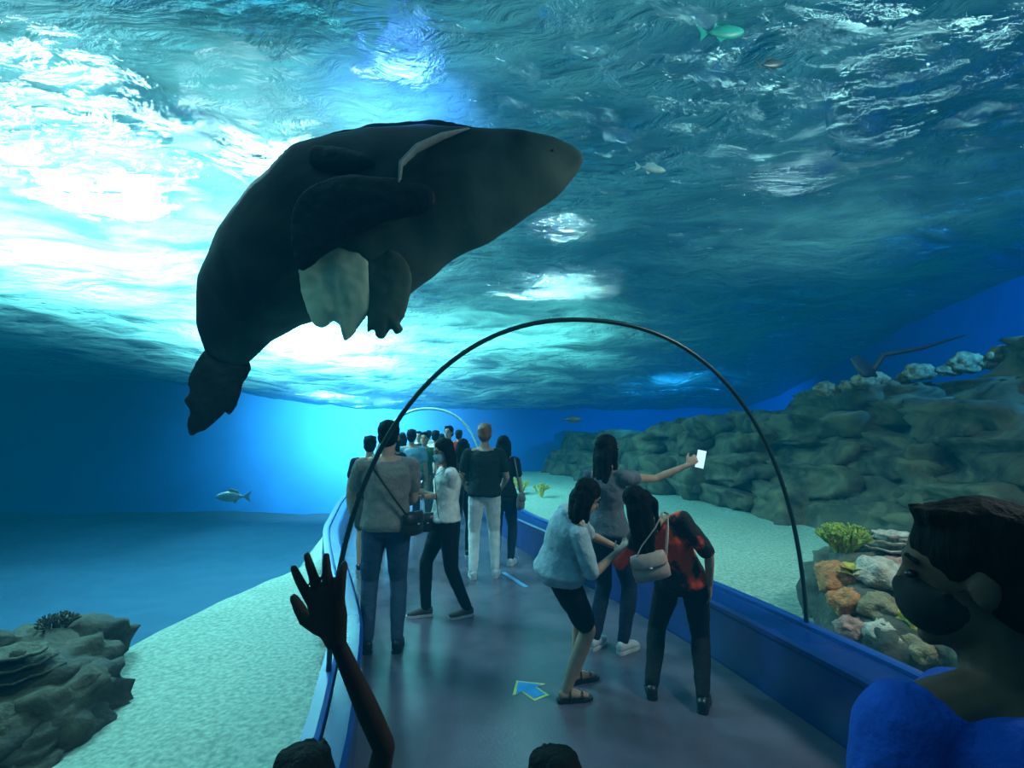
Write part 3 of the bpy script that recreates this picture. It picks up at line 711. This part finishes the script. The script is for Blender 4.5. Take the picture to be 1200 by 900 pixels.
R = math.radians
g = G(449, 762)
A = person('man with black hair in grey t-shirt and jeans standing with his back to us', (g.x, g.y, 0), R(14), 1.68, 'm', 'skin', .008, 'grey_tee', bottom='denim', shoes='black_leather', sole='black_leather', hr=(.10, .0), hl=(-.12, .04),
           wr=(g.x + .05, g.y + .3, 1.02), wl=(g.x - .35, g.y + .25, 1.0), loose=1.5, hem=-.08, look=(-.1, 1, -.12))
pts = strap_around(A, -1, .88, 1, .12, .05)
bag('black sling bag on the hip of the man in the grey t-shirt', A['w'](A['sp'](.1) + V((.20, -.06, -.04))), R(60), (.22, .09, .17), M['black_leather'], pts, .016)
g = G(410, 668)
person('partly hidden person in khaki shorts and black sneakers behind the man in grey', (g.x + .2, g.y, 0), R(10), 1.56, 'm', 'skin', .012, 'black', bottom='khaki', legs='shorts', shoes='black_leather')
g = G(521, 722)
B = person('woman in white t-shirt and black trousers with a face mask looking at her phone', (g.x, g.y, 0), R(112), 1.54, 'f', 'skin', .008, 'white', bottom='black', shoes='shoe_grey', sole='rubber_white', hair='long', hair_len=.25, mask='mask_blue',
           hr=(.08, .20), hl=(-.08, -.17), wr=P(496, 582, 4.45), wl=P(499, 578, 4.65), look=(-.9, -.45, -.3), loose=1.4,
           handR=dict(n=(0, .4, .8), s=(0, 0, 1), curl=.7), handL=dict(curl=.7))
bag('small black handbag hanging in front of the woman in the white t-shirt', B['w'](B['sp'](.05) + V((-.02, .2, -.04))), R(22), (.2, .09, .16), M['black_leather'], strap_around(B, -1, .88, -1, .1, .04), .010)
def phone(name_lb, c, R3, on=True):
    t = thing('phone', name_lb, 'phone', c)
    bm = bmesh.new(); box(bm, (0, 0, 0), (.074, .009, .155), R3, .004); mk('case', bm, M['phone'], t)
    bm = bmesh.new(); box(bm, R3 @ V((0, -.0052, 0)), (.066, .002, .142), R3); mk('screen', bm, M['screen'], t, shade=False)
phone('phone held by the woman in the white t-shirt', P(489, 572, 4.5), Matrix.Rotation(R(-70), 3, 'Z') @ Matrix.Rotation(R(-35), 3, 'X'))
g = G(567, 676)
Cc = person('man with reddish brown hair in dark t-shirt and white trousers seen from behind', (g.x, g.y, 0), R(4), 1.70, 'm', 'skin', .009, 'dark_green', bottom='white', shoes='rubber_white', sole='rubber_white', hair_m='hair_brown', hr=(.13, .03), hl=(-.12, -.02),
            wr=(g.x + .2, g.y + .25, .98), wl=(g.x - .25, g.y + .25, 1.0), loose=1.6, hem=-.06)
g = G(588, 662)
D = person('woman with long dark hair in dark top right of the man in white trousers', (g.x + .02, g.y, 0), R(-8), 1.56, 'f', 'skin', .010, 'black', bottom='denim_dark', shoes='rubber_white', hair='long', hair_len=.32, hr=(.1, .05), hl=(-.09, -.05))
bag('grey handbag at the side of the woman beside the white trousers', D['w'](V((.24, -.05, .86))), R(80), (.24, .1, .2), M['grey_leather'], [D['w'](V((.24, -.05, .94))), D['w'](V((.215, -.10, 1.15))), D['w'](V((.16, -.07, 1.43))), D['w'](V((.17, .06, 1.38))), D['w'](V((.24, .03, .95)))], .01)
g = G(716, 762)
E_ = person('woman in grey top taking a selfie with her right arm stretched out', (g.x, g.y, 0), R(-42), 1.57, 'f', 'skin', .007, 'grey_top', sleeve='cap', bottom='denim_dark', shoes='rubber_white', sole='rubber_white', hair='long', hair_len=.36,
            hr=(.10, .06), hl=(-.12, -.02), wr=P(806, 545, 4.1), ar=P(768, 561, 4.1), look=(.9, .6, .0), wl=P(690, 640, 4.0),
            handR=dict(n=(.2, 1, 0), s=(-.2, 0, 1), d=(.8, .1, .6), curl=.8, spread=.05))
phone('bright phone held up in the outstretched hand of the selfie woman', P(821, 538, 4.12), Matrix.Rotation(R(-12), 3, 'Z') @ Matrix.Rotation(R(12), 3, 'Y'))
g = G(668, 815)
F_ = person('girl in light blue denim shirt and dark shorts bending forward in sandals', (g.x, g.y, 0), R(-72), 1.45, 'f', 'skin', .007, 'denim_light', sleeve='half', bottom='black', legs='shorts', shoes='sandal', sole='black_leather', hair='long', hair_len=.2,
            pel=P(655, 668, 3.2), neck=P(674, 606, 3.17), head=P(688, 583, 3.12), look=(.8, .3, -.45), hem=-.14, loose=2.6,
            wr=P(722, 648, 3.1), er=(.2, -.5, -1), wl=P(724, 642, 3.4), hr=tuple(G(664, 822)), hl=tuple(G(676, 800)),
            handR=dict(n=(0, 0, 1), s=(0, .6, .8), curl=.5))
g = G(792, 822)
H_ = person('girl in red and black top leaning left with beige shoulder bag on her back', (g.x, g.y, 0), R(-18), 1.47, 'f', 'skin', .007, 'red_black', sleeve='half', bottom='black', shoes='black_leather', sole='black_leather', hair='long', hair_len=.36,
            pel=P(798, 680, 3.25), neck=P(771, 612, 3.2), head=P(750, 590, 3.12), look=(.45, .85, -.2), tilt=-.5, loose=1.3, hem=-.06,
            wr=P(832, 686, 3.15), er=(1, -.3, 0), wl=P(738, 655, 3.45), hr=tuple(G(824, 832)), hl=tuple(G(764, 816)))
bag('beige leather shoulder bag on the back of the girl in red', P(762, 664, 2.98), R(-10), (.21, .09, .15), M['beige'], [P(745, 655, 2.98), P(752, 640, 2.97), P(768, 618, 2.98), P(777, 600, 3.06), P(782, 602, 3.2), P(782, 625, 3.02), P(780, 655, 2.98)], .010, tiltm=-.25)
hcR = P(1128, 682, .77)
N_ = person('person in bright blue t-shirt and black face mask close at the right edge', (hcR.x + .02, hcR.y - .02, 0), R(8), 1.475, 'm', 'skin_mid', .006, 'blue_tee', bottom='denim_dark', hair='short', mask='mask_black', look=(-.78, .62, -.10), loose=1.8)
Ch = person('child reaching a raised right hand with spread fingers towards the glass', (-.40, 1.12, 0), 0, 1.0, 'm', 'skin_silhouette', .0045, 'black', bottom='denim_dark', hs=1.4, neck=P(360, 1015, 1.08), pel=(-.40, 1.12, .52),
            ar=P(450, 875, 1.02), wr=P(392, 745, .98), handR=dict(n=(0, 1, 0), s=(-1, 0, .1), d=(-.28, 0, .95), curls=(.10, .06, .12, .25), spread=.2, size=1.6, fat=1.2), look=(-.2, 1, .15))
person('child whose dark hair just shows at the bottom centre', (.09, 1.16, 0), R(5), .86, 'f', 'skin_silhouette', .008, 'black', bottom='denim_dark', hair='short', hs=1.5)
crowd = [(543, 7.0, 0, 1.52, 'f', 'black', 'black', 'long', 'woman in black between the white t-shirt and the white trousers'),
 (461, 7.6, 170, 1.58, 'f', 'black', 'denim_dark', 'long', 'woman in black behind the grey t-shirt, facing us'),
 (483, 8.6, 10, 1.66, 'm', 'lightblue', 'denim_dark', 'short', 'person in light blue shirt in the far crowd'),
 (498, 9.4, 175, 1.62, 'm', 'green', 'khaki', 'short', 'person in green shirt in the far crowd'),
 (511, 10.4, 0, 1.66, 'm', 'white', 'denim', 'short', 'person in white shirt in the far crowd'),
 (526, 9.8, 160, 1.74, 'm', 'red', 'black', 'short', 'person in red shirt in the far crowd'),
 (472, 11.0, 20, 1.62, 'f', 'offwhite', 'denim_dark', 'long', 'long haired person in cream top in the far crowd'),
 (538, 11.6, 5, 1.68, 'm', 'blue_tee', 'denim_dark', 'short', 'person in dark blue shirt by the right side of the far tunnel'),
 (491, 12.8, 180, 1.66, 'm', 'black', 'denim', 'short', 'person in black shirt beneath the pale ring'),
 (518, 13.9, 0, 1.6, 'f', 'khaki', 'black', 'long', 'long haired person in khaki top beyond the red shirt'),
 (503, 15.2, 0, 1.7, 'm', 'grey_tee', 'denim_dark', 'short', 'person in grey shirt farthest down the tunnel')]
for (u, y, yw, h_, sx_, tp_, bt, hr_, lb) in crowd:
    person(lb, ((u - 600) / 600 * y, y, 0), R(yw), h_, sx_, 'skin', .014, tp_, bottom=bt, hair=hr_, shoes='black_leather', hr=(.09, random.uniform(-.1, .15)), hl=(-.09, random.uniform(-.15, .1)), eyes=yw > 90)

# ------------------------------------------------------------------ floor marks
def flat(name, pts, z, m_, parent=None, th=.002):
    bm = bmesh.new(); a = [bm.verts.new((x, y, z)) for x, y in pts]; b_ = [bm.verts.new((x, y, z + th)) for x, y in pts]
    bm.faces.new(a[::-1]); bm.faces.new(b_)
    for i in range(len(pts)): j = (i + 1) % len(pts); bm.faces.new((a[i], a[j], b_[j], b_[i]))
    return mk(name, bm, m_, parent, shade=False)
st = thing('floor_arrow', 'blue and yellow arrow sticker on the floor left of the sandals', 'sticker', G(620, 808), R(35))
ya = mat('yellow_vinyl', (.9, .85, .2), rough=.4); ba = mat('blue_vinyl', (.03, .42, .95), rough=.4)
ar_ = [(-.045, -.11), (.045, -.11), (.045, .0), (.10, .0), (0, .12), (-.10, .0), (-.045, .0)]
flat('border', [(x * 1.3, y * 1.18 - .003) for x, y in ar_], 0, ya, st); flat('arrow', ar_, .002, ba, st)
q0, q1 = G(590, 671), G(617, 688)
dn = (q1 - q0).normalized(); sdn = V((dn.y, -dn.x, 0)) * .025
o = flat('floor_tape', [tuple((p - (q0 + q1) / 2)[:2]) for p in (q0 - sdn, q1 - sdn, q1 + sdn, q0 + sdn)], 0.0005, mat('light_blue_tape', (.15, .42, .75), rough=.4)); o.location = (q0 + q1) / 2
tag(o, 'light blue tape line on the floor beside the white trousers', 'tape')

# ------------------------------------------------------------------ light and murk
w = bpy.data.worlds.new('w'); SC.world = w; w.use_nodes = True; nt = w.node_tree; nt.nodes.clear()
out = nd(nt, 'ShaderNodeOutputWorld'); bg = nd(nt, 'ShaderNodeBackground'); nt.links.new(bg.outputs[0], out.inputs[0])
bg.inputs[0].default_value = (.02, .10, .14, 1); bg.inputs[1].default_value = .5
ab = nd(nt, 'ShaderNodeVolumeAbsorption'); ab.inputs['Color'].default_value = (.1, .5, .55, 1); ab.inputs['Density'].default_value = .08
em = nd(nt, 'ShaderNodeEmission'); em.inputs[0].default_value = (.0, .55, 1, 1); em.inputs[1].default_value = .0050  # volume glows evenly, standing in for light scattered by the water
av = nd(nt, 'ShaderNodeAddShader'); nt.links.new(ab.outputs[0], av.inputs[0]); nt.links.new(em.outputs[0], av.inputs[1]); nt.links.new(av.outputs[0], out.inputs['Volume'])
def lamp(typ, name, loc, to, e, col, **kw):
    l = bpy.data.lights.new(name, typ); l.energy = e; l.color = col
    for k, v in kw.items(): setattr(l, k, v)
    o = bpy.data.objects.new(name, l); C.objects.link(o); o.location = loc
    o.rotation_euler = (V(to) - V(loc)).to_track_quat('-Z', 'Y').to_euler()
lamp('AREA', 'fill_over_tank', (-5.5, 2.0, 9), (-5.0, 3.5, 0), 950, (.7, .95, 1.0), shape='RECTANGLE', size=9, size_y=8)  # broad light added in place of a sun, kept out of view
sp = dict(spot_blend=1.)
lamp('SPOT', 'spot_left', (-7.0, 8.2, 7.6), (-7.0, 8.4, 4), 19000, (.86, 1, 1), spot_size=R(145), shadow_soft_size=.5, **sp)
lamp('SPOT', 'spot_left_near', (-3.4, 6.6, 6.4), (-3.4, 6.8, 4), 1600, (.80, 1, 1), spot_size=R(130), shadow_soft_size=.4, **sp)
lamp('SPOT', 'spot_left_far', (-5.2, 12.5, 6.4), (-5.2, 12.9, 3.5), 26000, (.88, 1, 1), spot_size=R(145), shadow_soft_size=.2, **sp)
lamp('SPOT', 'spot_back_wall', (-6.4, 16.5, 2.2), (-6.6, 21, 2.3), 19000, (1, 1, .85), spot_size=R(135), shadow_soft_size=0, **sp)  # unseen underwater spot added for a glow on the back wall
lamp('SPOT', 'spot_centre_far', (.2, 12.5, 6.4), (.2, 12.7, 3.5), 1900, (.6, 1, .92), spot_size=R(140), shadow_soft_size=.05, **sp)  # added to brighten the water surface inside the arch
lamp('SPOT', 'spot_glint', (1.0, 9.2, 3.5), (1.0, 9.4, 6), 1800, (1, 1, 1), spot_size=R(110), shadow_soft_size=.12, **sp)  # unseen upward spot added underwater to make the surface glint
lamp('SPOT', 'spot_glint_near', (.75, 6.6, 3.9), (.75, 6.7, 6), 330, (1, 1, 1), spot_size=R(110), shadow_soft_size=.06, **sp)  # second unseen upward spot, added for a nearer glint
lamp('SPOT', 'spot_glint_blue', (-.95, 4.3, 5.3), (-.95, 4.3, 4), 220, (.12, .25, 1), spot_size=R(110), shadow_soft_size=.15, **sp)
lamp('SPOT', 'spot_glint_white', (-1.3, 4.4, 5.4), (-1.3, 4.4, 4), 60, (1, 1, .9), spot_size=R(80), shadow_soft_size=.1, **sp)
lamp('SPOT', 'spot_right', (4.2, 7.2, 6.8), (4.2, 7.2, 4), 150, (.8, 1, 1), spot_size=R(110), shadow_soft_size=.3, **sp)
lamp('SPOT', 'spot_blue_wall', (6.6, 3.5, 4.0), (9, 8.5, 3), 3000, (.05, .40, 1), spot_size=R(120), shadow_soft_size=0, **sp)  # unseen spot added to brighten the right wall
lamp('SPOT', 'spot_blue_wall_far', (5.0, 14, 2.4), (6.5, 21, 2.0), 2600, (.05, .45, 1), spot_size=R(140), shadow_soft_size=0, **sp)  # unseen spot added to carry the blue along the far wall
lamp('SPOT', 'spot_sand_right', (2.4, 6.2, 4.0), (2.6, 7.4, .2), 480, (.62, 1, .85), spot_size=R(110), shadow_soft_size=0, **sp)  # unseen spot added to brighten the right-hand sand and rocks
lamp('SPOT', 'spot_sand_left', (-2.6, 1.5, 4.0), (-2.6, 5.0, -.1), 190, (.6, 1, .9), spot_size=R(85), shadow_soft_size=.3, **sp)  # out-of-frame spot added to brighten the left-hand sand
lamp('AREA', 'fill_right', (3.6, 2.0, 4.0), (1.8, 4.5, .3), 130, (.95, 1, .90), size=.9)  # out-of-frame fill added to light the people in the tunnel

cam = bpy.data.cameras.new('camera'); cam.lens = 18; cam.sensor_width = 36; cam.clip_start = .02; cam.clip_end = 200
co = bpy.data.objects.new('camera', cam); C.objects.link(co); co.location = CAM; co.rotation_euler = (PI / 2 + TH, 0, 0); SC.camera = co
SC.view_settings.view_transform = 'Standard'
